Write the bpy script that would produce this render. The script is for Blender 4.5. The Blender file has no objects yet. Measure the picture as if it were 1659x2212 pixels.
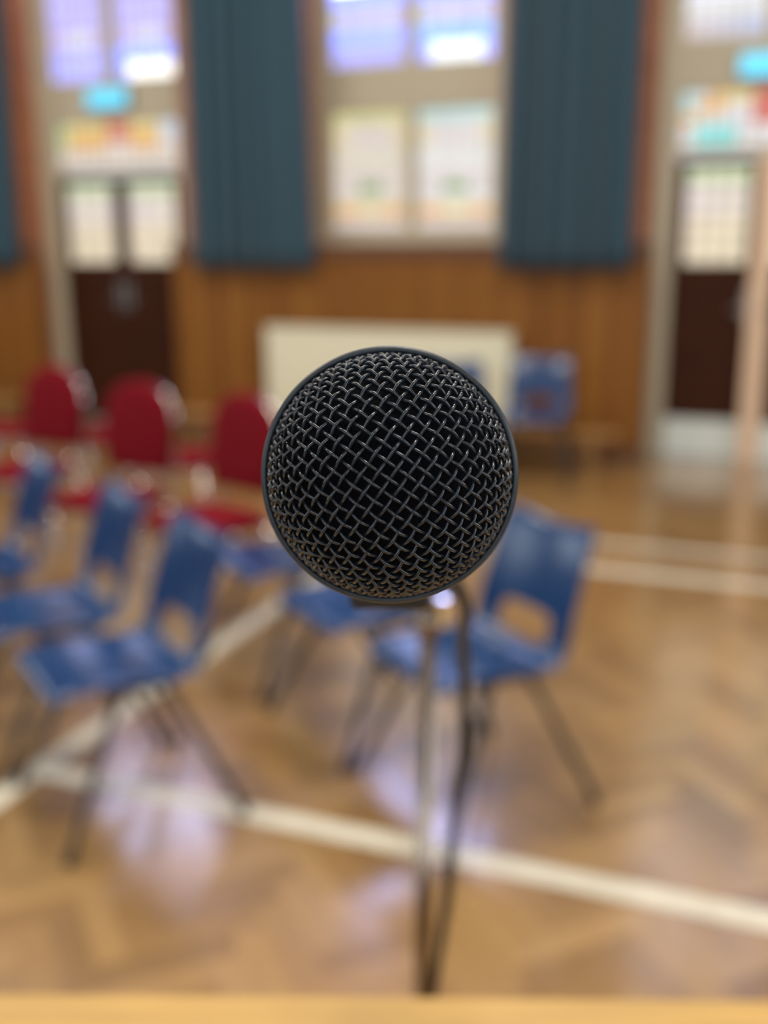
import bpy, bmesh, math, random
from mathutils import Vector, Matrix

SC = bpy.context.scene
COL = SC.collection
PI = math.pi
rnd = random.Random(7)

# ---------------------------------------------------------------- camera
CAM_H = 1.6
PITCH, ROLL, YAW = math.radians(14.38), math.radians(0.39), math.radians(21.41)
FPX = 2314.0
fw = Vector((-math.sin(YAW) * math.cos(PITCH), math.cos(YAW) * math.cos(PITCH), -math.sin(PITCH)))
rt = Vector((math.cos(YAW), math.sin(YAW), 0))
dn = fw.cross(rt)
rt2 = rt * math.cos(ROLL) + dn * math.sin(ROLL)
dn2 = -rt * math.sin(ROLL) + dn * math.cos(ROLL)
cam = bpy.data.cameras.new('camera')
cam_o = bpy.data.objects.new('camera', cam)
COL.objects.link(cam_o)
m3 = Matrix((rt2, -dn2, -fw)).transposed()
cam_o.matrix_world = Matrix.Translation((0, 0, CAM_H)) @ m3.to_4x4()
cam.sensor_fit = 'VERTICAL'
cam.sensor_height = 36.0
cam.lens = FPX / 2212 * 36.0
cam.clip_start = 0.01
cam.dof.use_dof = True
cam.dof.focus_distance = 0.196
cam.dof.aperture_fstop = 7.5
SC.camera = cam_o

# ---------------------------------------------------------------- view, world, daylight
SC.view_settings.view_transform = 'Standard'
SC.view_settings.look = 'None'
SC.view_settings.gamma = 1.0
SC.view_settings.use_curve_mapping = False
SC.view_settings.exposure = -0.10
SC.cycles.use_denoising = True
SC.cycles.max_bounces = 8

w = bpy.data.worlds.new('world'); SC.world = w
w.use_nodes = True
bg = w.node_tree.nodes['Background']
bg.inputs['Color'].default_value = (0.80, 0.90, 1.0, 1)
bg.inputs['Strength'].default_value = 2.0

def area(name, loc, aim, sx, sy, power, color):
    l = bpy.data.lights.new(name, 'AREA')
    l.shape = 'RECTANGLE'; l.size = sx; l.size_y = sy; l.energy = power; l.color = color
    o = bpy.data.objects.new(name, l); COL.objects.link(o)
    o.location = loc
    o.rotation_euler = (Vector(aim) - Vector(loc)).to_track_quat('-Z', 'Y').to_euler()
    return o
DAY = (0.90, 0.95, 1.0)
# daylight entering by the windows behind the camera and down the two long sides
FRONT_WIN = (-6.2, -2.6, 1.0)
for x in FRONT_WIN:
    area('window_light', (x, -4.42, 2.9), (x, 5, 2.2), 1.5, 2.6, 40, DAY)
LEFT_WIN = (-2.2, 1.2, 4.6)
for y in LEFT_WIN:
    area('window_light', (-9.42, y, 2.9), (0, y, 2.2), 1.5, 2.6, 24, DAY)
RIGHT_WIN = (-2.2, 1.2, 4.6)
for y in RIGHT_WIN:
    area('window_light', (4.42, y, 2.9), (0, y, 2.2), 1.5, 2.6, 54, DAY)

# added overhead fill without fixtures, to brighten the floor and other level surfaces
for x, y in ((-5.2, 4.6), (-1.2, 4.6), (-4.0, 1.2), (0.2, 1.2)):
    area('overhead_fill', (x, y, 5.5), (x, y, 0), 1.4, 0.5, 115, (1.0, 0.93, 0.82))

# ---------------------------------------------------------------- materials
def srgb(r, g, b):
    f = lambda c: (c / 255 / 12.92) if c / 255 <= 0.04045 else ((c / 255 + 0.055) / 1.055) ** 2.4
    return (f(r), f(g), f(b))

def mat(name, col, rough=0.5, metal=0.0, spec=0.5, noise=None, bump=None, coat=0.0, coat_rough=0.1, sheen=0.0):
    m = bpy.data.materials.new(name); m.use_nodes = True
    nt = m.node_tree; b = nt.nodes['Principled BSDF']
    b.inputs['Base Color'].default_value = (*col, 1)
    b.inputs['Roughness'].default_value = rough
    b.inputs['Metallic'].default_value = metal
    b.inputs['Specular IOR Level'].default_value = spec
    b.inputs['Coat Weight'].default_value = coat
    b.inputs['Coat Roughness'].default_value = coat_rough
    b.inputs['Sheen Weight'].default_value = sheen
    if noise or bump:
        tc = nt.nodes.new('ShaderNodeTexCoord'); mp = nt.nodes.new('ShaderNodeMapping')
        nt.links.new(tc.outputs['Object'], mp.inputs['Vector'])
    if noise:
        scale, stretch, amount = noise
        mp.inputs['Scale'].default_value = stretch
        n = nt.nodes.new('ShaderNodeTexNoise'); n.inputs['Scale'].default_value = scale; n.inputs['Detail'].default_value = 5
        nt.links.new(mp.outputs['Vector'], n.inputs['Vector'])
        cr = nt.nodes.new('ShaderNodeValToRGB')
        lo = [c * (1 - amount) for c in col]; hi = [min(1, c * (1 + amount)) for c in col]
        cr.color_ramp.elements[0].position = 0.3; cr.color_ramp.elements[0].color = (*lo, 1)
        cr.color_ramp.elements[1].position = 0.7; cr.color_ramp.elements[1].color = (*hi, 1)
        nt.links.new(n.outputs['Fac'], cr.inputs['Fac']); nt.links.new(cr.outputs['Color'], b.inputs['Base Color'])
    if bump:
        scale, strength, dist = bump
        n2 = nt.nodes.new('ShaderNodeTexNoise'); n2.inputs['Scale'].default_value = scale; n2.inputs['Detail'].default_value = 3
        nt.links.new(tc.outputs['Object'], n2.inputs['Vector'])
        bp = nt.nodes.new('ShaderNodeBump'); bp.inputs['Strength'].default_value = strength; bp.inputs['Distance'].default_value = dist
        nt.links.new(n2.outputs['Fac'], bp.inputs['Height']); nt.links.new(bp.outputs['Normal'], b.inputs['Normal'])
    return m

M = {}
M['wire'] = mat('black_enamelled_wire', (0.014, 0.020, 0.027), 0.24, 0.0, 0.65, noise=(900, (1, 1, 1), 0.35))
M['ring'] = mat('dark_slate_enamel', (0.022, 0.030, 0.038), 0.42, 0.0, 0.5, noise=(700, (1, 1, 1), 0.25))
M['foam'] = mat('black_foam', (0.004, 0.004, 0.006), 0.95, 0.0, 0.1)
M['mic_body'] = mat('charcoal_metal', (0.03, 0.03, 0.032), 0.4, 0.3)
M['rubber'] = mat('black_rubber', (0.012, 0.012, 0.012), 0.55)
M['clip'] = mat('brown_black_plastic', (0.012, 0.009, 0.006), 0.5)
M['chrome'] = mat('chrome', (0.80, 0.80, 0.80), 0.06, 1.0)
M['pole'] = mat('worn_steel', (0.31, 0.25, 0.20), 0.20, 1.0)
M['cast'] = mat('black_cast_iron', (0.02, 0.02, 0.02), 0.6)
M['lectern'] = mat('light_oak', srgb(196, 158, 92), 0.5, 0.0, 0.3, noise=(9, (1.2, 14, 14), 0.16))
M['blue'] = mat('blue_polypropylene', (0.007, 0.042, 0.140), 0.22, 0.0, 0.65, bump=(700, 0.06, 0.0006))
M['leg'] = mat('dark_painted_steel', (0.035, 0.032, 0.032), 0.42)
M['red'] = mat('crimson_upholstery', (0.17, 0.005, 0.011), 0.9, 0.0, 0.12, bump=(900, 0.2, 0.001))
M['curtain'] = mat('slate_blue_curtain', (0.038, 0.082, 0.115), 0.9, 0.0, 0.2, sheen=0.15)
M['cream'] = mat('cream_gloss_paint', srgb(184, 174, 150), 0.35)
M['radiator'] = mat('cream_enamel', srgb(226, 222, 196), 0.4)
M['door'] = mat('dark_mahogany', (0.044, 0.013, 0.005), 0.5, 0.0, 0.12, noise=(5, (14, 14, 1), 0.3))
M['pale_wood'] = mat('pale_bare_wood', srgb(222, 190, 160), 0.45)
M['kick'] = mat('pale_painted_plate', srgb(214, 222, 216), 0.35)
M['rail'] = mat('brown_varnished_rail', (0.125, 0.048, 0.016), 0.4, noise=(4, (1, 12, 12), 0.2))
M['bench'] = mat('honey_bench_wood', (0.36, 0.19, 0.065), 0.4, noise=(5, (1, 14, 14), 0.2))
M['plaster'] = mat('brown_matt_wall', (0.075, 0.040, 0.020), 0.8)
M['ceiling'] = mat('white_ceiling', srgb(228, 222, 210), 0.9)
M['line'] = mat('worn_white_floor_paint', srgb(222, 216, 196), 0.38, noise=(14, (1, 1, 1), 0.10), coat=0.3)
M['grey_metal'] = mat('dull_grey_metal', (0.30, 0.30, 0.29), 0.35, 0.8)
M['lead'] = mat('dark_lead', (0.05, 0.05, 0.05), 0.6)

def brick_mat():
    m = bpy.data.materials.new('red_brick'); m.use_nodes = True
    nt = m.node_tree; b = nt.nodes['Principled BSDF']; b.inputs['Roughness'].default_value = 0.75
    tc = nt.nodes.new('ShaderNodeTexCoord'); sp = nt.nodes.new('ShaderNodeSeparateXYZ')
    nt.links.new(tc.outputs['Object'], sp.inputs[0])
    ad = nt.nodes.new('ShaderNodeMath'); ad.operation = 'ADD'
    nt.links.new(sp.outputs['X'], ad.inputs[0]); nt.links.new(sp.outputs['Y'], ad.inputs[1])
    cb = nt.nodes.new('ShaderNodeCombineXYZ')
    nt.links.new(ad.outputs[0], cb.inputs['X']); nt.links.new(sp.outputs['Z'], cb.inputs['Y'])
    br = nt.nodes.new('ShaderNodeTexBrick')
    br.inputs['Scale'].default_value = 1.0
    br.inputs['Brick Width'].default_value = 0.225; br.inputs['Row Height'].default_value = 0.075
    br.inputs['Mortar Size'].default_value = 0.006
    br.inputs['Color1'].default_value = (0.43, 0.155, 0.070, 1); br.inputs['Color2'].default_value = (0.33, 0.105, 0.045, 1)
    br.inputs['Mortar'].default_value = (0.36, 0.19, 0.12, 1)
    nt.links.new(cb.outputs[0], br.inputs['Vector'])
    nt.links.new(br.outputs['Color'], b.inputs['Base Color'])
    bp = nt.nodes.new('ShaderNodeBump'); bp.invert = True; bp.inputs['Distance'].default_value = 0.004
    nt.links.new(br.outputs['Fac'], bp.inputs['Height']); nt.links.new(bp.outputs['Normal'], b.inputs['Normal'])
    return m
M['brick'] = brick_mat()

def tone_mat(name, stops, rough, grain, coat=0.0, coat_rough=0.2, spec=0.5):
    """wood whose blocks or boards differ by the mesh attribute 'tone'"""
    m = bpy.data.materials.new(name); m.use_nodes = True
    nt = m.node_tree; b = nt.nodes['Principled BSDF']
    b.inputs['Roughness'].default_value = rough
    b.inputs['Coat Weight'].default_value = coat; b.inputs['Coat Roughness'].default_value = coat_rough; b.inputs['Coat IOR'].default_value = 1.9
    b.inputs['Specular IOR Level'].default_value = spec
    at = nt.nodes.new('ShaderNodeAttribute'); at.attribute_name = 'tone'
    cr = nt.nodes.new('ShaderNodeValToRGB')
    els = cr.color_ramp.elements
    els[0].position = 0; els[0].color = (*stops[0], 1); els[1].position = 1; els[1].color = (*stops[-1], 1)
    for i, s in enumerate(stops[1:-1]):
        e = els.new((i + 1) / (len(stops) - 1)); e.color = (*s, 1)
    nt.links.new(at.outputs['Fac'], cr.inputs['Fac'])
    tc = nt.nodes.new('ShaderNodeTexCoord'); mp = nt.nodes.new('ShaderNodeMapping'); mp.inputs['Scale'].default_value = grain
    nt.links.new(tc.outputs['Object'], mp.inputs['Vector'])
    n = nt.nodes.new('ShaderNodeTexNoise'); n.inputs['Scale'].default_value = 1.0; n.inputs['Detail'].default_value = 6
    nt.links.new(mp.outputs['Vector'], n.inputs['Vector'])
    mr = nt.nodes.new('ShaderNodeMapRange'); mr.inputs['To Min'].default_value = 0.78; mr.inputs['To Max'].default_value = 1.22
    nt.links.new(n.outputs['Fac'], mr.inputs['Value'])
    mx = nt.nodes.new('ShaderNodeMix'); mx.data_type = 'RGBA'; mx.blend_type = 'MULTIPLY'; mx.inputs['Factor'].default_value = 1.0
    nt.links.new(cr.outputs['Color'], mx.inputs['A']); nt.links.new(mr.outputs['Result'], mx.inputs['B'])
    nt.links.new(mx.outputs['Result'], b.inputs['Base Color'])
    return m
M['parquet'] = tone_mat('herringbone_parquet', [(0.22, 0.115, 0.036), (0.34, 0.19, 0.062), (0.42, 0.248, 0.088)], 0.34, (26, 26, 26), coat=1.0, coat_rough=0.15)
M['boards'] = tone_mat('varnished_boarding', [(0.18, 0.066, 0.011), (0.23, 0.090, 0.015), (0.275, 0.112, 0.020)], 0.42, (30, 30, 2.2), spec=0.25)

def glass_mat(name, strength):
    """leaded glass with the daylight behind it: colour per quarry from the attribute 'tint'"""
    m = bpy.data.materials.new(name); m.use_nodes = True
    nt = m.node_tree; b = nt.nodes['Principled BSDF']
    b.inputs['Base Color'].default_value = (0.04, 0.04, 0.04, 1); b.inputs['Roughness'].default_value = 0.25
    at = nt.nodes.new('ShaderNodeAttribute'); at.attribute_name = 'tint'
    nt.links.new(at.outputs['Color'], b.inputs['Emission Color'])
    b.inputs['Emission Strength'].default_value = strength
    return m
M['glass'] = glass_mat('daylit_leaded_glass', 1.1)
M['glass'].cycles.emission_sampling = 'FRONT_BACK'

def emit_mat(name, col, strength):
    m = bpy.data.materials.new(name); m.use_nodes = True
    b = m.node_tree.nodes['Principled BSDF']
    b.inputs['Base Color'].default_value = (*col, 1)
    b.inputs['Emission Color'].default_value = (*col, 1); b.inputs['Emission Strength'].default_value = strength
    return m

# ---------------------------------------------------------------- mesh helpers
def new_obj(name, bm, material, parent=None, smooth=False, recalc=True):
    if recalc: bmesh.ops.recalc_face_normals(bm, faces=bm.faces)
    me = bpy.data.meshes.new(name); bm.to_mesh(me); bm.free()
    if smooth:
        for p in me.polygons: p.use_smooth = True
    for mm in (material if isinstance(material, (list, tuple)) else [material]): me.materials.append(mm)
    o = bpy.data.objects.new(name, me); COL.objects.link(o)
    if parent: o.parent = parent
    return o

def box(bm, x0, x1, y0, y1, z0, z1, bevel=0.0):
    vs = [bm.verts.new(p) for p in ((x0,y0,z0),(x1,y0,z0),(x1,y1,z0),(x0,y1,z0),(x0,y0,z1),(x1,y0,z1),(x1,y1,z1),(x0,y1,z1))]
    fs = [bm.faces.new([vs[i] for i in f]) for f in ((0,3,2,1),(4,5,6,7),(0,1,5,4),(1,2,6,5),(2,3,7,6),(3,0,4,7))]
    if bevel:
        es = list({e for f in fs for e in f.edges})
        bmesh.ops.bevel(bm, geom=es, offset=bevel, segments=3, affect='EDGES', profile=0.6)
    return fs

def tube(bm, pts, r, n=10, caps=True):
    pts = [Vector(p) for p in pts]
    rs = r if isinstance(r, (list, tuple)) else [r] * len(pts)
    t0 = (pts[1] - pts[0]).normalized()
    a = t0.orthogonal().normalized(); rings = []
    for i, p in enumerate(pts):
        if i == 0: t = t0
        elif i == len(pts) - 1: t = (pts[i] - pts[i-1]).normalized()
        else: t = ((pts[i] - pts[i-1]).normalized() + (pts[i+1] - pts[i]).normalized()).normalized()
        a = (a - t * a.dot(t)).normalized(); b = t.cross(a)
        rings.append([bm.verts.new(p + (a * math.cos(2*PI*k/n) + b * math.sin(2*PI*k/n)) * rs[i]) for k in range(n)])
    for i in range(len(rings) - 1):
        for k in range(n):
            bm.faces.new((rings[i][k], rings[i][(k+1) % n], rings[i+1][(k+1) % n], rings[i+1][k]))
    if caps:
        bm.faces.new(rings[0][::-1]); bm.faces.new(rings[-1])

def lathe(bm, prof, n=64, close=False):
    rings = []
    for r, z in prof:
        if r < 1e-7: rings.append([bm.verts.new((0, 0, z))])
        else: rings.append([bm.verts.new((r*math.cos(2*PI*k/n), r*math.sin(2*PI*k/n), z)) for k in range(n)])
    pairs = list(zip(rings, rings[1:])) + ([(rings[-1], rings[0])] if close else [])
    for A, B in pairs:
        for k in range(n):
            k2 = (k+1) % n
            if len(A) == 1 and len(B) == 1: continue
            if len(A) == 1: bm.faces.new((A[0], B[k], B[k2]))
            elif len(B) == 1: bm.faces.new((A[k], A[k2], B[0]))
            else: bm.faces.new((A[k], A[k2], B[k2], B[k]))

def smooth_path(pts, per=8):
    pts = [Vector(p) for p in pts]; out = []
    P = [pts[0] * 2 - pts[1]] + pts + [pts[-1] * 2 - pts[-2]]
    for i in range(1, len(P) - 2):
        for k in range(per):
            t = k / per; a, b, c, d = P[i-1], P[i], P[i+1], P[i+2]
            out.append(0.5 * ((2*b) + (c-a)*t + (2*a-5*b+4*c-d)*t*t + (3*b-a-3*c+d)*t**3))
    out.append(pts[-1]); return out

def thing(name, label, cat, loc=(0,0,0), rotz=0.0, group=None):
    o = bpy.data.objects.new(name, None); COL.objects.link(o)
    o.empty_display_size = 0.05
    o.location = loc; o.rotation_euler = (0, 0, rotz)
    o['label'] = label; o['category'] = cat
    if group: o['group'] = group
    return o

def tag(o, label, cat, group=None):
    o['label'] = label; o['category'] = cat
    if group: o['group'] = group
    return o

def structure(o, label=None, cat=None):
    o['kind'] = 'structure'
    if label: o['label'] = label
    if cat: o['category'] = cat
    return o

def dup(root, loc, rotz, label):
    r = root.copy(); COL.objects.link(r); r.location = loc; r.rotation_euler = (0, 0, rotz); r['label'] = label
    for ch in list(root.children):
        c = ch.copy(); COL.objects.link(c); c.parent = r
        for g in list(ch.children):
            d = g.copy(); COL.objects.link(d); d.parent = c
    return r

# ---------------------------------------------------------------- room shell
X0, X1, YF, YB, ZC = -9.5, 4.5, -4.5, 7.9, 5.6
OPEN = [(-6.40, -4.83, 0.0, 4.9), (-3.746, -2.162, 1.56, 4.9), (-1.098, 0.35, 0.0, 4.9)]

def herringbone():
    bm = bmesh.new(); lay = bm.faces.layers.float.new('tone')
    W, N = 0.078, 4
    c, s = math.cos(PI/4), math.sin(PI/4)
    def quad(x, y, dx, dy):
        cx, cy = (x + dx/2) * W, (y + dy/2) * W
        wx, wy = cx*c - cy*s, cx*s + cy*c
        if not (X0 - 0.15 < wx < X1 + 0.15 and YF - 0.15 < wy < YB + 0.62): return
        g = 0.006
        q = [(x+g, y+g), (x+dx-g, y+g), (x+dx-g, y+dy-g), (x+g, y+dy-g)]
        ta, tb = rnd.gauss(0, .0022)*W, rnd.gauss(0, .004)*W
        if dx < dy: ta, tb = tb, ta
        f = bm.faces.new([bm.verts.new((a*W*c - b*W*s, a*W*s + b*W*c, (a-x-dx/2)*ta + (b-y-dy/2)*tb)) for a, b in q])
        f[lay] = min(1, max(0, rnd.gauss(0.52, 0.24)))
    R = 190
    for y in range(-R, R):
        for x in range(-R, R):
            k = (x - y) % (2*N)
            if k == 0: quad(x, y, N, 1)
            elif k == 2*N - 1: quad(x, y, 1, N)
    # the dark joint between the blocks
    f = bm.faces.new([bm.verts.new(p) for p in ((X0, YF, -0.002), (X1, YF, -0.002), (X1, YB + 0.6, -0.002), (X0, YB + 0.6, -0.002))])
    f[lay] = 0.0
    return bm
floor = structure(new_obj('floor', herringbone(), M['parquet']), 'glossy herringbone wood block floor of the hall', 'floor')

def strip(name, pts, z=0.0016):
    bm = bmesh.new()
    x0, x1, y0, y1 = pts
    box(bm, x0, x1, y0, y1, 0.0009, z)
    o = new_obj(name, bm, M['line'], floor)
    o['label'] = 'worn white painted court line'
    return o
strip('court_line', (-2.15, 4.4, 2.392, 2.472))
strip('court_line', (-2.155, -2.075, 2.474, 7.3))
strip('court_line', (-2.155, -2.075, -2.0, 2.390))
strip('court_line', (-1.05, 4.4, 5.53, 5.61))
strip('court_line', (-1.05, 4.4, 5.06, 5.16))

bm = bmesh.new()
Y2 = YB + 0.6
xs = [X0 - 0.3] + [v for o_ in OPEN for v in o_[:2]] + [X1 + 0.3]
for i in range(0, len(xs), 2): box(bm, xs[i], xs[i+1], YB, Y2, 0, ZC)
for a, b, z0, z1 in OPEN:
    box(bm, a, b, YB, Y2, z1, ZC)
    if z0 > 0: box(bm, a, b, YB, Y2, 0, z0)
structure(new_obj('wall_back', bm, M['brick']), 'red brick wall behind the panelling', 'wall')

def wall_with_windows(name, axis, pos, lo, hi, wins, out):
    """a plastered wall with tall window openings; axis 'x': wall runs along y at x = pos"""
    bm = bmesh.new(); a, b = sorted((pos, pos + out))
    def put(u0, u1, z0, z1):
        if axis == 'x': box(bm, a, b, u0, u1, z0, z1)
        else: box(bm, u0, u1, a, b, z0, z1)
    u = lo
    for c in wins:
        put(u, c - 0.8, 0, ZC); put(c - 0.8, c + 0.8, 0, 1.55); put(c - 0.8, c + 0.8, 4.25, ZC); u = c + 0.8
    put(u, hi, 0, ZC)
    return structure(new_obj(name, bm, M['plaster']))
wall_with_windows('wall_left', 'x', X0, YF, YB + 0.6, LEFT_WIN, -0.3)
wall_with_windows('wall_right', 'x', X1, YF, YB + 0.6, RIGHT_WIN, 0.3)
wall_with_windows('wall_front', 'y', YF, X0 - 0.3, X1 + 0.3, FRONT_WIN, -0.3)
bm = bmesh.new(); box(bm, X0 - 0.3, X1 + 0.3, YF - 0.3, YB + 0.6, ZC, ZC + 0.2)
structure(new_obj('ceiling', bm, M['ceiling']))

# vertical boarding below the sill line, with a capping rail and a skirting
def boarding(n, x0, x1):
    bm = bmesh.new(); lay = bm.faces.layers.float.new('tone')
    k = max(1, round((x1 - x0) / 0.092)); wd = (x1 - x0) / k
    for i in range(k):
        t = min(1, max(0, rnd.gauss(0.5, 0.25)))
        fs = box(bm, x0 + i*wd + 0.004, x0 + (i+1)*wd - 0.004, 7.835, 7.857, 0.0, 1.44)
        for f in fs: f[lay] = t
    for f in box(bm, x0, x1, 7.858, 7.899, 0.0, 1.44): f[lay] = 0.0
    o = structure(new_obj('trim_%d' % n, bm, M['boards']), 'upright varnished wood boarding', 'panelling')
    bm = bmesh.new(); box(bm, x0, x1, 7.815, 7.899, 1.44, 1.555, 0.006)
    new_obj('capping_rail', bm, M['rail'], o)
    bm = bmesh.new(); box(bm, x0, x1, 7.812, 7.834, 0.0, 0.11, 0.004)
    new_obj('skirting', bm, M['rail'], o)
boarding(1, X0, -6.31); boarding(2, -4.94, -1.05); boarding(3, 0.30, X1)

# ---------------------------------------------------------------- leaded windows
def lin(c): return srgb(*c)
def mixc(a, b, t): t = min(1, max(0, t)); return tuple(a[i]*(1-t) + b[i]*t for i in range(3))

def pane(name, x0, x1, z0, z1, y, fn, parent, nx=6, nz=9, jitter=0.05):
    """one light of leaded glass: little quarries with lead between them; fn(u, v, z) gives the glass tint"""
    bm = bmesh.new(); lay = bm.faces.layers.float_color.new('tint')
    lw = 0.0035
    us = []; 
    for i in range(nx): us += [i/nx, (i+1)/nx]
    dx, dz = (x1-x0)/nx, (z1-z0)/nz
    for i in range(nx):
        for j in range(nz):
            a0, a1 = x0 + i*dx + lw, x0 + (i+1)*dx - lw
            b0, b1 = z0 + j*dz + lw, z0 + (j+1)*dz - lw
            f = bm.faces.new([bm.verts.new(p) for p in ((a0,y,b0),(a1,y,b0),(a1,y,b1),(a0,y,b1))])
            z = (b0+b1)/2
            c = fn((i+.5)/nx, (j+.5)/nz, z); k = 1 + rnd.uniform(-jitter, jitter)
            f[lay] = (c[0]*k, c[1]*k, c[2]*k, 1); f.material_index = 0
    for i in range(nx + 1):
        for f in box(bm, x0 + i*dx - lw, x0 + i*dx + lw, y - 0.003, y + 0.006, z0, z1): f.material_index = 1; f[lay] = (0,0,0,1)
    for j in range(nz + 1):
        for f in box(bm, x0, x1, y - 0.0025, y + 0.0055, z0 + j*dz - lw, z0 + j*dz + lw): f.material_index = 1; f[lay] = (0,0,0,1)
    o = new_obj(name, bm, [M['glass'], M['lead']], parent, recalc=False)
    return o

G_CREAM, G_PINK, G_GREEN = lin((236,224,204)), lin((232,216,214)), lin((206,222,170))
G_ORANGE, G_YELLOW, G_WHITE = lin((246,192,112)), lin((244,222,150)), lin((240,240,240))
G_TEAL, G_BLUE, G_LAV = lin((200,232,230)), lin((166,200,252)), lin((204,200,248))
G_CYAN, G_RED, G_LPINK = lin((150,236,232)), lin((226,120,104)), lin((226,208,232))
SHEEN_GAIN = 9.0          # extra glow added to the out-of-view top panes, for sheen on the floor
SHEEN_TINT = (0.60, 0.66, 0.98)
U_BLUE, U_LAV, U_LPINK = (0.55, 0.70, 2.2), (0.62, 0.62, 1.45), (0.76, 0.64, 1.05)   # blue overdriven in the upper panes to strengthen the lilac floor sheen
def sheen_boost(c, z, z0, gain=SHEEN_GAIN):
    if z < z0: return c
    k = gain if z < 4.2 else 2.0
    return tuple(v*k for v in mixc(c, SHEEN_TINT, .8))

def f_mid_low(right):
    def f(u, v, z):
        c = mixc(G_CREAM, G_WHITE, 0.75 if right else 0.1)
        if abs(v-.16) < .09: c = G_ORANGE if abs(u-.5) > .2 else G_YELLOW
        elif v < .08: c = G_PINK
        elif v > .9: c = G_TEAL if right else mixc(G_YELLOW, G_GREEN, .5)
        elif v > .72: c = mixc(c, G_YELLOW if abs(u-.5) > .25 else G_PINK, .55)
        elif abs(u-.5) < .1 and abs(v-.32) < .06: c = lin((150,180,120))
        elif .3 < v < .55: c = mixc(c, G_PINK, .6)
        return c
    return f
def f_mid_up(right):
    def f(u, v, z):
        if z < 3.06: c = (1.5, 1.6, 1.7) if right and .1 < u < .85 and z > 2.93 else (U_LAV if not right else mixc(U_LAV, U_BLUE, .6))
        elif z < 3.2: c = U_BLUE if not right else mixc(U_BLUE, G_CYAN, .4)
        elif z < 3.32: c = U_LPINK if int(u*6) % 2 else G_WHITE
        else: c = U_BLUE
        return sheen_boost(c, z, 3.45)
    return f
def f_left_up(right):
    def f(u, v, z):
        if right and z < 3.08 and u > .1: c = (1.9, 1.9, 1.8)
        elif z < 3.12: c = U_LAV if not right else U_BLUE
        elif z < 3.3: c = U_LPINK if abs(u-.5) > .2 else G_WHITE
        else: c = mixc(U_LAV, U_LPINK, .5)
        return sheen_boost(c, z, 3.66)
    return f
def f_right_up(u, v, z):
    if z < 3.02: c = mixc(G_PINK, G_BLUE, u*.6)
    elif z < 3.12: c = G_WHITE
    else: c = G_YELLOW
    return sheen_boost(c, z, 3.2, 1.6)
def f_tr_left(u, v, z):
    if u > .84 and v > .55: return lin((222,232,246))
    if abs(u-.5) < .07 and v > .5: return G_RED
    if v > .45 and (.12 < u < .42 or .62 < u < .84): return G_ORANGE if v < .8 else G_YELLOW
    if u < .12 and v > .3: return G_GREEN
    return mixc(G_PINK, G_CREAM, .5)
def f_tr_right(u, v, z):
    if abs(u-.5) < .07 and v > .45: return G_RED
    s = abs(u-.5)*2
    if v > .9 - .65*s**2 and v < 1.15 - .65*s**2: return G_ORANGE if s > .5 else G_YELLOW
    if v < .4 and .28 < s < .8: return G_CYAN
    if s > .9 and v > .5: return G_TEAL
    return mixc(G_WHITE, G_PINK, .4)
def f_door(seed):
    def f(u, v, z):
        c = mixc(G_CREAM, G_PINK, .2 + .6*((u*3+seed) % 1))
        if v > .85: c = mixc(c, G_GREEN, .8)
        if v < .45: c = mixc(c, lin((238,220,182)), .7)
        return c
    return f

def frame_bars(name, bars, y0, y1, parent, material='cream'):
    bm = bmesh.new()
    for x0, x1, z0, z1 in bars: box(bm, x0, x1, y0, y1, z0, z1, 0.006)
    return new_obj(name, bm, M[material], parent)

def window_tall(n, xl, xr, z0, z1, lows, ups, label):
    """mid bay: two lower lights, cream band, two upper lights"""
    cx = (xl + xr)/2; root = bpy.data.objects.new('window_%d' % n, None); COL.objects.link(root); structure(root, label, 'window')
    FW = 0.14
    frame_bars('window_frame', [(xl, xl+FW, z0, z1), (xr-FW, xr, z0, z1), (xl+FW, xr-FW, z0, z0+.09), (xl+FW, xr-FW, 2.54, 2.88),
                                (xl+FW, xr-FW, z1-.12, z1), (cx-.05, cx+.05, z0+.09, 2.54), (cx-.05, cx+.05, 2.88, z1-.12)], 8.12, 8.24, root)
    frame_bars('window_sill', [(xl, xr, z0-.02, z0-.001)], 7.90, 8.24, root)
    for i, (a, b) in enumerate(((xl+FW, cx-.05), (cx+.05, xr-FW))):
        pane('pane', a, b, z0+.09, 2.54, 8.19, lows[i], root, 6, 10)
        pane('pane', a, b, 2.88, z1-.12, 8.19, ups[i], root, 6, 14)
window_tall(1, -3.746, -2.162, 1.58, 4.9, (f_mid_low(0), f_mid_low(1)), (f_mid_up(0), f_mid_up(1)), 'tall leaded stained glass window between the two blue curtains')

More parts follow.
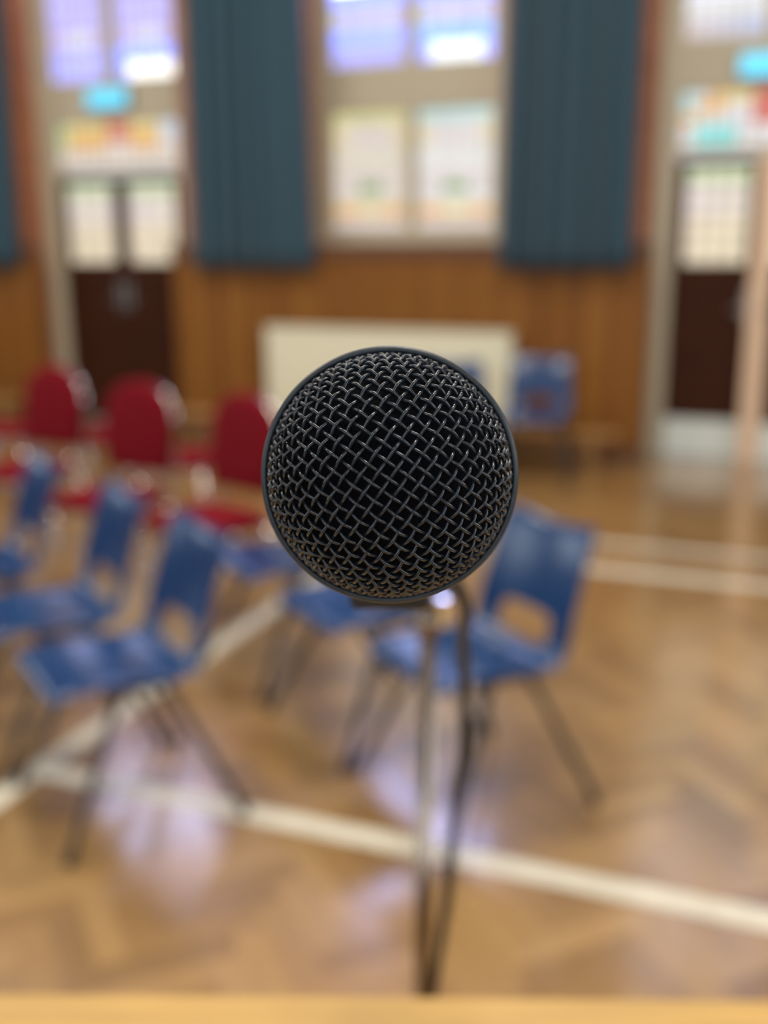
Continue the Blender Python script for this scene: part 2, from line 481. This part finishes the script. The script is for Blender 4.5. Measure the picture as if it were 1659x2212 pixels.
def door_leaf(name, width, parent, pane_fn, hinge_left, plate=True):
    """a leaf in its own axes: x from hinge 0 to width (or -width), thickness towards -y"""
    s = 1 if hinge_left else -1
    def X(a, b): return tuple(sorted((s*a, s*b)))
    bm = bmesh.new(); t0, t1 = -0.045, 0.0
    st = 0.075
    for a, b, z0, z1 in ((0, st, 0.006, 2.12), (width-st, width, 0.006, 2.12), (st, width-st, 0.006, 0.30), (st, width-st, 2.06, 2.12), (st, width-st, 1.22, 1.40), (st, width-st, .72, .82)):
        x0, x1 = X(a, b); box(bm, x0, x1, t0, t1, z0, z1, 0.003)
    x0, x1 = X(st, width-st)
    box(bm, x0, x1, -0.032, -0.012, .30, .72); box(bm, x0, x1, -0.032, -0.012, .82, 1.22)
    leaf = new_obj(name, bm, M['door'], parent)
    pane('pane', x0, x1, 1.40, 2.06, -0.02, pane_fn, leaf, 4, 6)
    bm = bmesh.new(); hx0, hx1 = X(width-.062, width-.018); box(bm, hx0, hx1, -0.052, -0.0455, 1.0, 1.24, 0.002)
    hm = (hx0+hx1)/2
    tube(bm, [(hm, -0.052, 1.09), (hm, -0.085, 1.09), (hm - s*.10, -0.085, 1.088)], 0.009, 8)
    new_obj('handle', bm, M['grey_metal'], leaf, smooth=False)
    if not plate: return leaf
    bm = bmesh.new(); kx0, kx1 = X(.012, width-.012); box(bm, kx0, kx1, -0.050, -0.0455, .012, .285, 0.001)
    k = new_obj('kick_plate', bm, M['kick'], leaf); k['label'] = 'pale kick plate'
    return leaf

def door_bay(n, xl, xr, lx0, lx1, tr_fn, up_fns, label, ajar):
    cx = (lx0 + lx1)/2
    root = bpy.data.objects.new('door_%d' % n, None); COL.objects.link(root); structure(root, label, 'door')
    z1 = 4.9
    frame_bars('door_frame', [(xl, lx0, 0, z1), (lx1, xr, 0, z1), (lx0, lx1, 2.135, 2.20), (lx0, lx1, 2.56, 2.90), (lx0, lx1, z1-.12, z1), (cx-.05, cx+.05, 2.90, z1-.12)], 8.10, 8.26, root)
    pane('transom_pane', lx0+.005, lx1-.005, 2.20, 2.56, 8.18, tr_fn, root, 12, 5)
    pane('pane', lx0, cx-.05, 2.90, z1-.12, 8.18, up_fns[0], root, 6, 14)
    pane('pane', cx+.05, lx1, 2.90, z1-.12, 8.18, up_fns[1], root, 6, 14)
    wd = (lx1 - lx0)/2 - 0.003
    for i in range(2):
        hx = lx0 if i == 0 else lx1
        leaf = door_leaf('door_leaf', wd, root, f_door(i*.37 + n*.2), i == 0, n == 2)
        leaf.location = (hx, 8.175, 0)
        if ajar and i == 1: leaf.rotation_euler = (0, 0, math.radians(ajar))
    return root
door_bay(1, -6.40, -4.83, -6.24, -5.00, f_tr_left, (f_left_up(0), f_left_up(1)), 'dark double door under leaded glass beside the left curtain', 0)
door_bay(2, -1.098, 0.35, -0.95, 0.20, f_tr_right, (f_right_up, f_right_up), 'dark double door with one leaf ajar', 9)
# bare wood closing edge of the leaf that stands ajar
leaf2 = [o for o in bpy.data.objects['door_2'].children if o.name.startswith('door_leaf')][-1]
bm = bmesh.new(); wd2 = 0.575 - 0.003; box(bm, -wd2 - .045, -wd2 + .10, -0.062, -0.0535, 0.006, 2.13, .002)
e = new_obj('cover_strip', bm, M['pale_wood'], leaf2); e['label'] = 'pale timber cover strip on the closing edge'

# lit signs above the doors
M['sign_face'] = emit_mat('glowing_cyan_sign', (0.10, 0.55, 0.78), 1.0)
for x, z, lab in ((-5.62, 2.745, 'glowing cyan sign box over the left double door'), (-0.37, 2.70, 'glowing cyan sign box over the ajar double door')):
    r = thing('sign_box', lab, 'sign', (x, 8.098, z), 0, 'lit sign boxes over the doors')
    bm = bmesh.new(); box(bm, -.21, .21, -.055, 0, -.085, .085, .005); new_obj('casing', bm, M['grey_metal'], r)
    bm = bmesh.new(); box(bm, -.195, .195, -.059, -.0552, -.07, .07); new_obj('sign_face', bm, M['sign_face'], r)

# ---------------------------------------------------------------- curtains
def curtain(label, x0, x1, b0, b1, zt=4.85, zb=1.375, y=7.72, seed=0):
    r = random.Random(seed); bm = bmesh.new(); nx, nz = 150, 24
    folds = 6.0; ph = r.uniform(0, 6)
    amps = [r.uniform(.6, 1.3) for _ in range(20)]
    verts = []
    for j in range(nz + 1):
        t = j/nz; z = zt + (zb - zt)*t; row = []
        for i in range(nx + 1):
            u = i/nx; xa = x0 + (x1-x0)*u; xb = b0 + (b1-b0)*u
            x = xa + (xb-xa)*t**1.5
            f = u*folds + .12*math.sin(3*u*PI + seed)
            a = amps[int(f) % 20]
            d = .044*a*math.sin(2*PI*f + ph) + .010*math.sin(4*PI*f + 1 + 2*t)
            row.append(bm.verts.new((x + .012*math.cos(2*PI*f + ph), y + d*(.8 + .35*t), z + (.004*math.sin(2*PI*f) if j == nz else 0))))
        verts.append(row)
    for j in range(nz):
        for i in range(nx): bm.faces.new((verts[j][i], verts[j][i+1], verts[j+1][i+1], verts[j+1][i]))
    o = new_obj('curtain', bm, M['curtain'], smooth=True)
    sol = o.modifiers.new('thickness', 'SOLIDIFY'); sol.thickness = 0.004; sol.offset = 0
    tag(o, label, 'curtain', 'slate blue curtains on the back wall')
    bm = bmesh.new(); xa, xb = min(x0, b0) - .06, max(x1, b1) + .06
    box(bm, xa, xb, y - .015, y + .015, zt + .002, zt + .03); box(bm, xa + .1, xa + .14, y + .015, YB, zt + .006, zt + .026); box(bm, xb - .14, xb - .1, y + .015, YB, zt + .006, zt + .026)
    new_obj('curtain_rail', bm, M['grey_metal'], o)
    return o
curtain('slate blue curtain between the left door and the middle window', -4.66, -3.67, -4.69, -3.60, seed=3)
curtain('slate blue curtain between the middle window and the ajar door', -2.06, -1.17, -2.12, -1.16, seed=5)
curtain('slate blue curtain at the left edge, beyond the left door', -7.5, -6.38, -7.5, -6.44, seed=9)

# ---------------------------------------------------------------- radiator and benches
r = thing('radiator', 'cream panel radiator on the boarding below the middle window', 'radiator', (-3.0, 7.70, 0))
bm = bmesh.new()
box(bm, -1.0, 1.0, -.05, .05, .13, .90, .012)
for i in range(40): box(bm, -.96 + i*.049, -.935 + i*.049, -.0535, -.05, .2, .84)
new_obj('panel', bm, M['radiator'], r)
bm = bmesh.new(); box(bm, -1.012, 1.012, -.058, .058, .902, .922, .004)
for i in range(48): box(bm, -.97 + i*.0405, -.95 + i*.0405, -.04, .04, .9222, .926)
g = new_obj('top_grille', bm, M['radiator'], r)
bm = bmesh.new(); tube(bm, [(1.0, 0, .2), (1.06, 0, .2), (1.06, 0, .004)], .009, 10); new_obj('pipe', bm, M['grey_metal'], r, True)
bm = bmesh.new(); tube(bm, [(1.06, 0, .19), (1.06, 0, .28)], .02, 12); new_obj('valve', bm, M['radiator'], r, True)
for sx in (-.7, .7):
    bm = bmesh.new(); box(bm, sx-.02, sx+.02, .0505, .113, .3, .8); new_obj('bracket', bm, M['grey_metal'], r)

def bench(label, xc, yc, length, rz=0):
    r = thing('bench', label, 'bench', (xc, yc, 0), rz, 'low wooden benches along the back wall')
    bm = bmesh.new(); box(bm, -length/2, length/2, -.115, .115, .232, .262, .006); new_obj('seat', bm, M['bench'], r)
    bm = bmesh.new(); box(bm, -length/2 + .18, length/2 - .18, -.03, .03, .10, .15, .004); new_obj('stretcher', bm, M['bench'], r)
    for s in (-1, 1):
        bm = bmesh.new(); x = s*(length/2 - .16); box(bm, x - .02, x + .02, -.11, .11, 0, .231, .004); new_obj('leg', bm, M['bench'], r)
    return r
bench('low wooden bench behind the blue chair right of the radiator', -1.86, 7.50, 1.36)
bench('low wooden bench before the boarding, left of the radiator', -4.25, 7.42, 1.25)
bench('low wooden bench at the far left beyond the left door', -7.15, 7.55, 1.6)

# ---------------------------------------------------------------- blue stacking chair
PROF = [(-.243, .418), (-.238, .431), (-.222, .4405), (-.17, .4475), (-.10, .4490), (-.03, .4440), (.04, .4350), (.10, .4312), (.145, .441), (.172, .475), (.192, .54), (.217, .62), (.243, .70), (.266, .758), (.280, .785), (.288, .789)]
def blue_chair_parts(root):
    path = smooth_path([(0, a, b) for a, b in PROF], 6)
    L = [0]
    for a, b in zip(path, path[1:]): L.append(L[-1] + (b-a).length)
    T = L[-1]
    def at(v):
        d = v*T
        for i in range(len(L)-1):
            if L[i+1] >= d:
                k = (d - L[i])/max(1e-9, L[i+1]-L[i]); return path[i].lerp(path[i+1], k), (path[i+1]-path[i]).normalized()
        return path[-1], (path[-1]-path[-2]).normalized()
    def half(v, z, y):
        w = .212 + .010*min(1, max(0, (v - .35)/.2))
        if v > .55: w = .222 - (v - .55)/.45*.020
        e = min(v, 1-v)*T
        if e < .035: w -= .03*(1 - math.sqrt(max(0, 1 - ((.035-e)/.035)**2)))
        return w
    def S(u, v):
        p, t = at(v); nrm = Vector((0, -t.z, t.y))
        w = half(v, p.z, p.y)
        bk = min(1, max(0, (v-.5)/.15))
        off = (1-bk)*(.012*u*u - .007*max(0, abs(u)-.86)/.14) + bk*(.020*u*u)
        q = p + nrm*off
        return Vector((u*w, q.y, q.z))
    def vof(z):
        lo, hi = .45, 1.0
        for _ in range(40):
            m_ = (lo+hi)/2
            if at(m_)[0].z < z: lo = m_
            else: hi = m_
        return lo
    NU, NV = 24, 46
    vz0, vz1 = vof(.446), vof(.553)
    j0, j1 = round(vz0*NV), round(vz1*NV); i0, i1 = 4, 20
    bm = bmesh.new(); V = {}
    def gv(i, j):
        if (i, j) not in V: V[i, j] = bm.verts.new(S(2*i/NU - 1, j/NV))
        return V[i, j]
    for i in range(NU):
        for j in range(NV):
            if i0 <= i < i1 and j0 <= j < j1: continue
            bm.faces.new((gv(i, j), gv(i+1, j), gv(i+1, j+1), gv(i, j+1)))
    loop = [(i, j0) for i in range(i0, i1)] + [(i1, j) for j in range(j0, j1)] + [(i, j1) for i in range(i1, i0, -1)] + [(i0, j) for j in range(j1, j0, -1)]
    ci, cj = (i0+i1)/2, (j0+j1)/2; hi_, hj = (i1-i0)/2, (j1-j0)/2
    prev = [gv(*q) for q in loop]
    for k in (1, 2, 3):
        ring = []
        for (i, j) in loop:
            a, b = (i-ci)/hi_, (j-cj)/hj
            m4 = (abs(a)**5 + abs(b)**5)**.2                    # rounded rectangle
            sa, sb = a/m4, b/m4
            f = k/3*.20
            aa, bb = a*(1-k/3) + sa*(k/3), b*(1-k/3) + sb*(k/3)
            aa *= 1-f; bb *= 1-f
            ring.append(bm.verts.new(S(2*(ci + aa*hi_)/NU - 1, (cj + bb*hj)/NV)))
        n = len(loop)
        for q in range(n): bm.faces.new((prev[q], prev[(q+1) % n], ring[(q+1) % n], ring[q]))
        prev = ring
    sh = new_obj('seat_shell', bm, M['blue'], root, smooth=True)
    so = sh.modifiers.new('thickness', 'SOLIDIFY'); so.thickness = .006; so.offset = -1
    bv = sh.modifiers.new('edge', 'BEVEL'); bv.width = .0015; bv.segments = 2; bv.limit_method = 'ANGLE'; bv.angle_limit = math.radians(50)
    # tubular frame under the seat
    bm = bmesh.new()
    for s in (-1, 1): tube(bm, [(s*.150, -.10, .405), (s*.150, .11, .405)], .011, 10)
    tube(bm, [(-.15, -.07, .405), (.15, -.07, .405)], .010, 10); tube(bm, [(-.15, .08, .405), (.15, .08, .405)], .010, 10)
    new_obj('under_frame', bm, M['leg'], root, True)
    for sx in (-1, 1):
        for sy in (-1, 1):
            a = Vector((sx*.158, -.055 if sy < 0 else .075, .405)); b = Vector((sx*.262, sy*.252, .016))
            bm = bmesh.new(); mid = a.lerp(b, .12) + Vector((sx*.004, 0, 0)); tube(bm, smooth_path([a, mid, b], 5), .0115, 10)
            lg = new_obj('leg', bm, M['leg'], root, True)
            bm = bmesh.new(); d = (b-a).normalized(); tube(bm, [b - d*.025, b - d*.002, Vector((b.x, b.y, 0.002)) + d*.002], [.0145, .0145, .013], 10)
            new_obj('foot_cap', bm, M['rubber'], lg, True)

GB = 'blue plastic chairs with handle holes'
TH = -math.radians(37)
first = thing('plastic_chair', 'blue plastic chair nearest on the left, standing over the corner of the white lines', 'chair', (-1.75, 2.386, 0), TH, GB)
blue_chair_parts(first)
dup(first, (-2.21, 2.676, 0), TH, 'blue plastic chair second in the left row, directly behind the nearest left chair')
dup(first, (-2.78, 2.990, 0), TH, 'blue plastic chair third in the left row, its seat cut by the left edge')
dup(first, (-3.36, 3.32, 0), TH, 'blue plastic chair at the far end of the left row, only a back corner showing')
dup(first, (-0.82, 2.800, 0), TH - .03, 'blue plastic chair right of the microphone, its whole back and handle hole showing')
dup(first, (-1.27, 3.110, 0), TH, 'blue plastic chair behind the microphone, one seat corner showing beside the steel pole')
dup(first, (-1.75, 3.480, 0), TH, 'blue plastic chair half hidden left of the microphone, seat showing behind the nearest left chair')
dup(first, (-1.665, 7.06, 0), math.radians(6), 'blue plastic chair against the boarding, right of the radiator')
dup(first, (-2.13, 6.62, 0), math.radians(14), 'blue plastic chair in front of the cream radiator, just over the microphone')

# ---------------------------------------------------------------- red upholstered chairs
def cushion(bm, outline, depth_fn, th, bulge):
    """puffy slab: outline is a loop of (a, b) in the slab's plane; depth_fn(a, b, d) -> point"""
    n = len(outline); ca = sum(p[0] for p in outline)/n; cb = sum(p[1] for p in outline)/n
    levels = [(.0, 0.0), (.45, .75), (.75, .93), (.93, .98), (1.0, .82), (1.0, .2)]
    rings = []
    for sgn in (1, -1):
        seq = levels if sgn > 0 else levels[::-1]
        for f, h in seq:
            hh = sgn*(th/2*(.9 if f > .9 else 1.0) * (1 if f < .94 else h) + bulge*(1-f*f))
            if f == 0: rings.append([bm.verts.new(depth_fn(ca, cb, hh))])
            else: rings.append([bm.verts.new(depth_fn(ca + (a-ca)*f, cb + (b-cb)*f, hh)) for a, b in outline])
    for A, B in zip(rings, rings[1:]):
        for k in range(n):
            k2 = (k+1) % n
            if len(A) == 1: bm.faces.new((A[0], B[k], B[k2]))
            elif len(B) == 1: bm.faces.new((A[k], A[k2], B[0]))
            else: bm.faces.new((A[k], A[k2], B[k2], B[k]))

def rounded_rect(x0, x1, y0, y1, r, n=6):
    out = []
    for cx, cy, a0 in ((x1-r, y1-r, 0), (x0+r, y1-r, 90), (x0+r, y0+r, 180), (x1-r, y0+r, 270)):
        for k in range(n+1):
            a = math.radians(a0 + 90*k/n); out.append((cx + r*math.cos(a), cy + r*math.sin(a)))
    return out
def arch(hw, z0, z1, n=18):
    zs = z1 - hw*.86
    return [(-hw*.96, z0), (hw*.96, z0)] + [(hw*math.cos(PI*k/n), zs + (z1-zs)*math.sin(PI*k/n)) for k in range(n+1)]

def red_chair_parts(root):
    bm = bmesh.new(); cushion(bm, rounded_rect(-.21, .21, -.24, .18, .07), lambda a, b, d: (a, b, .435 + d), .055, .012)
    new_obj('seat', bm, M['red'], root, True)
    bm = bmesh.new(); tilt = .10
    cushion(bm, arch(.200, .53, .955), lambda a, b, d: (a, .185 + (b-.53)*tilt + d, b), .045, .010)
    new_obj('backrest', bm, M['red'], root, True)
    bm = bmesh.new(); pts = []
    for a, b in [(-.17, .40), (-.186, .50)] + [(.186*math.cos(PI*(1-k/16)), .770 + .166*math.sin(PI*k/16)) for k in range(17)] + [(.186, .50), (.17, .40)]:
        pts.append((a, .225 + (b-.53)*tilt, b))
    tube(bm, pts, .0115, 10)
    fr = new_obj('back_frame', bm, M['chrome'], root, True); fr['label'] = 'chrome tube round the backrest'
    bm = bmesh.new(); tube(bm, [(-.18, -.19, .392), (.18, -.19, .392)], .011, 10); tube(bm, [(-.18, .17, .392), (.18, .17, .392)], .011, 10)
    for s in (-1, 1): tube(bm, [(s*.18, -.2, .392), (s*.18, .19, .392)], .011, 10)
    new_obj('seat_frame', bm, M['chrome'], root, True)
    for sx in (-1, 1):
        for sy in (-1, 1):
            bm = bmesh.new(); tube(bm, [(sx*.18, -.18 if sy < 0 else .17, .392), (sx*.205, -.23 if sy < 0 else .25, .003)], .0115, 10)
            lg = new_obj('leg', bm, M['chrome'], root, True)
GR = 'red upholstered chairs with round tops'
def facing(fx, fy): return math.atan2(fx, -fy)
RF = math.radians(-8)
rc = thing('upholstered_chair', 'red round-backed chair third from the left edge, beside the microphone', 'chair', (-2.323, 3.876, 0), RF - .2, GR)
red_chair_parts(rc)
dup(rc, (-2.956, 4.067, 0), RF, 'red round-backed chair standing before the left door, middle one of three')
dup(rc, (-3.746, 4.447, 0), RF, 'red round-backed chair nearest the left edge, before the cream door frame')

def stool_parts(root):
    bm = bmesh.new(); cushion(bm, rounded_rect(-.22, .22, -.21, .21, .14), lambda a, b, d: (a, b, .432 + d), .055, .014)
    new_obj('seat', bm, M['red'], root, True)
    bm = bmesh.new(); tube(bm, [(x, y, .392) for x, y in rounded_rect(-.17, .17, -.16, .16, .06)] + [(.17, .10, .392)], .011, 10); new_obj('seat_frame', bm, M['chrome'], root, True)
    for sx in (-1, 1):
        for sy in (-1, 1):
            bm = bmesh.new(); tube(bm, [(sx*.165, sy*.155, .39), (sx*.20, sy*.19, .003)], .0115, 10); new_obj('leg', bm, M['chrome'], root, True)
GS = 'red padded stools behind the red chairs'
st = thing('padded_stool', 'red padded stool behind the middle red chair, its seat showing on the right', 'stool', (-3.165, 4.978, 0), .3, GS)
stool_parts(st)
dup(st, (-3.963, 5.44, 0), .3, 'red padded stool behind the leftmost red chair, toward the left door')
dup(st, (-4.70, 5.40, 0), .3, 'red padded stool cut by the left edge beside the leftmost red chair')

# ---------------------------------------------------------------- microphone
MP = Vector((-0.0748, 0.1940, 1.5542))
front = Vector((0.351, -0.911, 0.215)).normalized()
up0 = (-dn2); side = up0.cross(front).normalized(); upv = front.cross(side).normalized()
tiltm = math.radians(1.8)
front = (front*math.cos(tiltm) - upv*math.sin(tiltm)).normalized(); upv = front.cross(side).normalized()
mic = thing('microphone', 'black handheld vocal microphone pointing its woven wire grille at the viewer', 'microphone')
mic.matrix_world = Matrix.Translation(MP) @ Matrix((side, upv, front)).transposed().to_4x4()

RD, HD = 0.0236, 0.0222
NP = 400
_prof = []; acc = 0.0; last = None
for i in range(NP + 1):
    ph = PI/2*i/NP; p = (RD*math.sin(ph), HD*math.cos(ph))
    if last: acc += math.hypot(p[0]-last[0], p[1]-last[1])
    _prof.append((acc, p, ph)); last = p
ARC = acc
def dome(x, y, off):
    r = math.hypot(x, y)
    k = min(NP, r/ARC*NP); i = min(NP-1, int(k))
    while i > 0 and _prof[i][0] > r: i -= 1
    while i < NP-1 and _prof[i+1][0] < r: i += 1
    t = (r - _prof[i][0])/(_prof[i+1][0]-_prof[i][0])
    rho = _prof[i][1][0]*(1-t) + _prof[i+1][1][0]*t; z = _prof[i][1][1]*(1-t) + _prof[i+1][1][1]*t
    ph = _prof[i][2]*(1-t) + _prof[i+1][2]*t
    nr, nz = math.sin(ph)/RD, math.cos(ph)/HD; q = math.hypot(nr, nz); nr /= q; nz /= q
    rho += nr*off; z += nz*off
    c, s = (x/r, y/r) if r > 1e-9 else (1, 0)
    return Vector((rho*c, rho*s, z))
SP, WR, SUB = 0.00236, 0.00034, 6
ang = math.radians(-35)
dA = (math.cos(ang), math.sin(ang)); dB = (-dA[1]*-1, dA[0]*-1)      # the two thread directions in the grille's face
bm = bmesh.new()
NW = int(ARC/SP)
for fam in (0, 1):
    for i in range(-NW, NW+1):
        u = i*SP
        if abs(u) >= ARC*.995: continue
        half_ = math.sqrt(ARC*ARC - u*u)*.998
        k = int(half_/SP*SUB); pts = []
        ts = [-half_] + [q*SP/SUB for q in range(-k, k+1)] + [half_]
        for t in ts:
            j = t/SP
            sg = (1 if i % 2 == 0 else -1)*(1 if fam == 0 else -1)
            off = WR*1.0*sg*math.cos(PI*j)
            if fam == 0: x, y = t*dA[0] + u*dB[0], t*dA[1] + u*dB[1]
            else: x, y = u*dA[0] + t*dB[0], u*dA[1] + t*dB[1]
            pts.append(dome(x, y, off))
        pts = [p for a, p in enumerate(pts) if a == 0 or (p - pts[a-1]).length > 1e-6]
        if len(pts) > 2: tube(bm, pts, WR, 7)
new_obj('grille', bm, M['wire'], mic, smooth=True)
bm = bmesh.new(); lathe(bm, [(1e-9, HD*.93)] + [(RD*.93*math.sin(PI/2*i/24), HD*.93*math.cos(PI/2*i/24)) for i in range(1, 25)] + [(RD*.93, -.003), (1e-9, -.003)], 64)
new_obj('foam', bm, M['foam'], mic, smooth=True)
bm = bmesh.new(); lathe(bm, [(.0240, -.0015), (.0240, .0010), (.0243, .0017), (.0248, .0019), (.0253, .0015), (.0255, .0008), (.0255, -.0055), (.0251, -.0063), (.0236, -.0063), (.0236, -.0030), (.0240, -.0015)], 128)
new_obj('collar_ring', bm, M['ring'], mic, smooth=True)
bm = bmesh.new(); lathe(bm, [(.0236, -.0063), (.0240, -.010), (.0232, -.019), (.0205, -.027), (.0190, -.030), (.0150, -.030)], 64)
new_obj('lower_grille', bm, M['wire'], mic, smooth=True)
bm = bmesh.new(); lathe(bm, [(1e-9, -.0302), (.0190, -.0302), (.0192, -.040), (.0180, -.044), (.0174, -.060), (.0130, -.135), (.0116, -.158), (.0108, -.162), (1e-9, -.162)], 64)
new_obj('body', bm, M['mic_body'], mic, smooth=True)
bm = bmesh.new(); lathe(bm, [(1e-9, -.1622), (.0092, -.1622), (.0092, -.192), (.0060, -.205), (.0045, -.214), (1e-9, -.214)], 32)
new_obj('connector', bm, M['rubber'], mic, smooth=True)

# ---------------------------------------------------------------- microphone stand
back = -front
P_top = Vector((-.2245, .6635, 1.362)); P_bot = Vector((-.2375, .6560, .03))
P_top -= rt*.003; P_bot -= rt*.003
stand = thing('microphone_stand', 'slim steel microphone stand with boom reaching to the microphone', 'stand', (P_bot.x, P_bot.y, 0))
O = Vector((P_bot.x, P_bot.y, 0))
def L_(p): return Vector(p) - O
bm = bmesh.new(); tube(bm, [L_(P_bot), L_(P_bot.lerp(P_top, .42))], .0095, 20); new_obj('lower_tube', bm, M['pole'], stand, True)
bm = bmesh.new(); tube(bm, [L_(P_bot.lerp(P_top, .38)), L_(P_top)], .0060, 20); new_obj('upper_tube', bm, M['pole'], stand, True)
bm = bmesh.new(); q = P_bot.lerp(P_top, .41); tube(bm, [L_(q), L_(q + Vector((0, 0, .05)))], .013, 20); new_obj('height_collar', bm, M['cast'], stand, True)
bm = bmesh.new(); lathe(bm, [(1e-9, .0), (.125, .0), (.128, .006), (.122, .014), (.05, .024), (.018, .034), (.016, .05), (1e-9, .05)], 48)
new_obj('round_base', bm, M['cast'], stand, True)
bm = bmesh.new(); tube(bm, [L_(P_top - Vector((0, 0, .030))), L_(P_top - Vector((0, 0, .012)))], .0078, 20)
new_obj('swivel_collar', bm, M['pole'], stand, True)
joint = MP + back*.098 - upv*.027
boom_dir = (P_top - joint).normalized()
bm = bmesh.new(); bmesh.ops.create_uvsphere(bm, u_segments=24, v_segments=16, radius=.0062)
bmesh.ops.translate(bm, verts=bm.verts, vec=L_(P_top)); new_obj('clamp', bm, M['chrome'], stand, True)
bm = bmesh.new(); hd_ = Vector((P_top.x, P_top.y, 0)).normalized(); tube(bm, [L_(P_top + hd_*.006 - rt*.0), L_(P_top + hd_*.006 + Vector((0, 0, .012)))], .0025, 12)
bmesh.ops.create_uvsphere(bm, u_segments=20, v_segments=12, radius=.0048, matrix=Matrix.Translation(L_(P_top + hd_*.006 + Vector((0, 0, .014)))))
new_obj('clamp_knob', bm, M['chrome'], stand, True)
hd = Vector((P_top.x, P_top.y, 0)).normalized(); bp_ = L_(P_top + rt*.0098 - hd*.004); bp_.z = 0
bm = bmesh.new(); lathe(bm, [(1e-9, 1.340), (.0036, 1.340), (.0042, 1.342), (.0042, 1.3592), (.0038, 1.3600), (1e-9, 1.3600)], 24)
bmesh.ops.translate(bm, verts=bm.verts, vec=bp_); new_obj('glint_bolt', bm, M['chrome'], stand)  # flat chrome top added to mirror the boosted panes as a bright glint
bm = bmesh.new(); tube(bm, [L_(joint + boom_dir*.012), L_(P_top + boom_dir*.10)], .0055, 16); new_obj('boom_arm', bm, M['pole'], stand, True)
bm = bmesh.new()
ringpts = []
for k in range(-13, 14):
    a = math.radians(k*10 - 90); ringpts.append((a))
quads = []
for sgn, zz in ((1, .078), (1, .118)):
    rad = .0172 - (zz - .06)/.075*.0044
    quads.append([[bm.verts.new(L_(MP + back*zz + (side*math.cos(a) + upv*math.sin(a))*(rad + d))) for a in ringpts] for d in (.0004, .0034)])
for k in range(len(ringpts)-1):
    A, B = quads
    bm.faces.new((A[0][k], A[0][k+1], B[0][k+1], B[0][k])); bm.faces.new((A[1][k], B[1][k], B[1][k+1], A[1][k+1]))
    bm.faces.new((A[0][k], A[1][k], A[1][k+1], A[0][k+1])); bm.faces.new((B[0][k], B[0][k+1], B[1][k+1], B[1][k]))
for k in (0, len(ringpts)-1):
    A, B = quads; bm.faces.new((A[0][k], B[0][k], B[1][k], A[1][k]))
clip = new_obj('microphone_clip', bm, M['clip'], stand, True)
bm = bmesh.new()
box(bm, -.0115, .0115, -.012, .012, -.0125, .0115, .003)
o = new_obj('clip_joint', bm, M['clip'], clip)
o.matrix_local = Matrix.Translation(L_(MP + back*.098 - upv*.0285)) @ Matrix((side, upv, front)).transposed().to_4x4() @ Matrix.Rotation(PI/2, 4, 'X') @ Matrix.Scale(-1, 4, Vector((0, 0, 1))) @ Matrix.Scale(-1, 4, Vector((1, 0, 0)))

# ---------------------------------------------------------------- cable
ce = MP + back*.216
pts = [ce, ce + back*.02 - Vector((0, 0, .004)), (-.138, .395, 1.478), (-.1300, .4250, 1.4480), (-.1445, .4740, 1.4050), (-.1508, .4976, 1.3736), (-.1595, .5264, 1.3158), (-.1671, .5345, 1.2745),
       (-.1731, .5431, 1.2179), (-.1807, .5511, 1.1718), (-.1852, .5496, 1.1352), (-.1943, .5465, 1.066), (-.21, .548, .8), (-.20, .56, .3), (-.17, .60, .03), (-.08, .72, .0045), (.15, .9, .0042), (.6, .95, .0042), (1.3, .8, .0042)]
bm = bmesh.new(); tube(bm, smooth_path(pts, 8), .0031, 10)
tag(new_obj('cable', bm, M['rubber'], smooth=True), 'black microphone cable hanging beside the steel pole', 'cable')

# ---------------------------------------------------------------- lectern
lec = thing('lectern', 'pale oak lectern whose back edge runs along the bottom of the view', 'lectern', (-.085, .205, 0), math.radians(20.1))
ZT = 1.235
bm = bmesh.new(); box(bm, -.36, .36, -.20, .2350, ZT - .028, ZT, .004); new_obj('top_board', bm, M['lectern'], lec)
bm = bmesh.new(); box(bm, -.33, .33, .17, .19, .06, ZT - .0285); new_obj('front_panel', bm, M['lectern'], lec)
for s in (-1, 1):
    bm = bmesh.new(); x = s*.32; box(bm, x - .011, x + .011, -.16, .169, .06, ZT - .0285); new_obj('side_panel', bm, M['lectern'], lec)
bm = bmesh.new(); box(bm, -.305, .305, -.15, .168, .80, .818); new_obj('shelf', bm, M['lectern'], lec)
bm = bmesh.new(); box(bm, -.35, .35, -.18, .215, 0, .0595, .004); new_obj('plinth', bm, M['lectern'], lec)
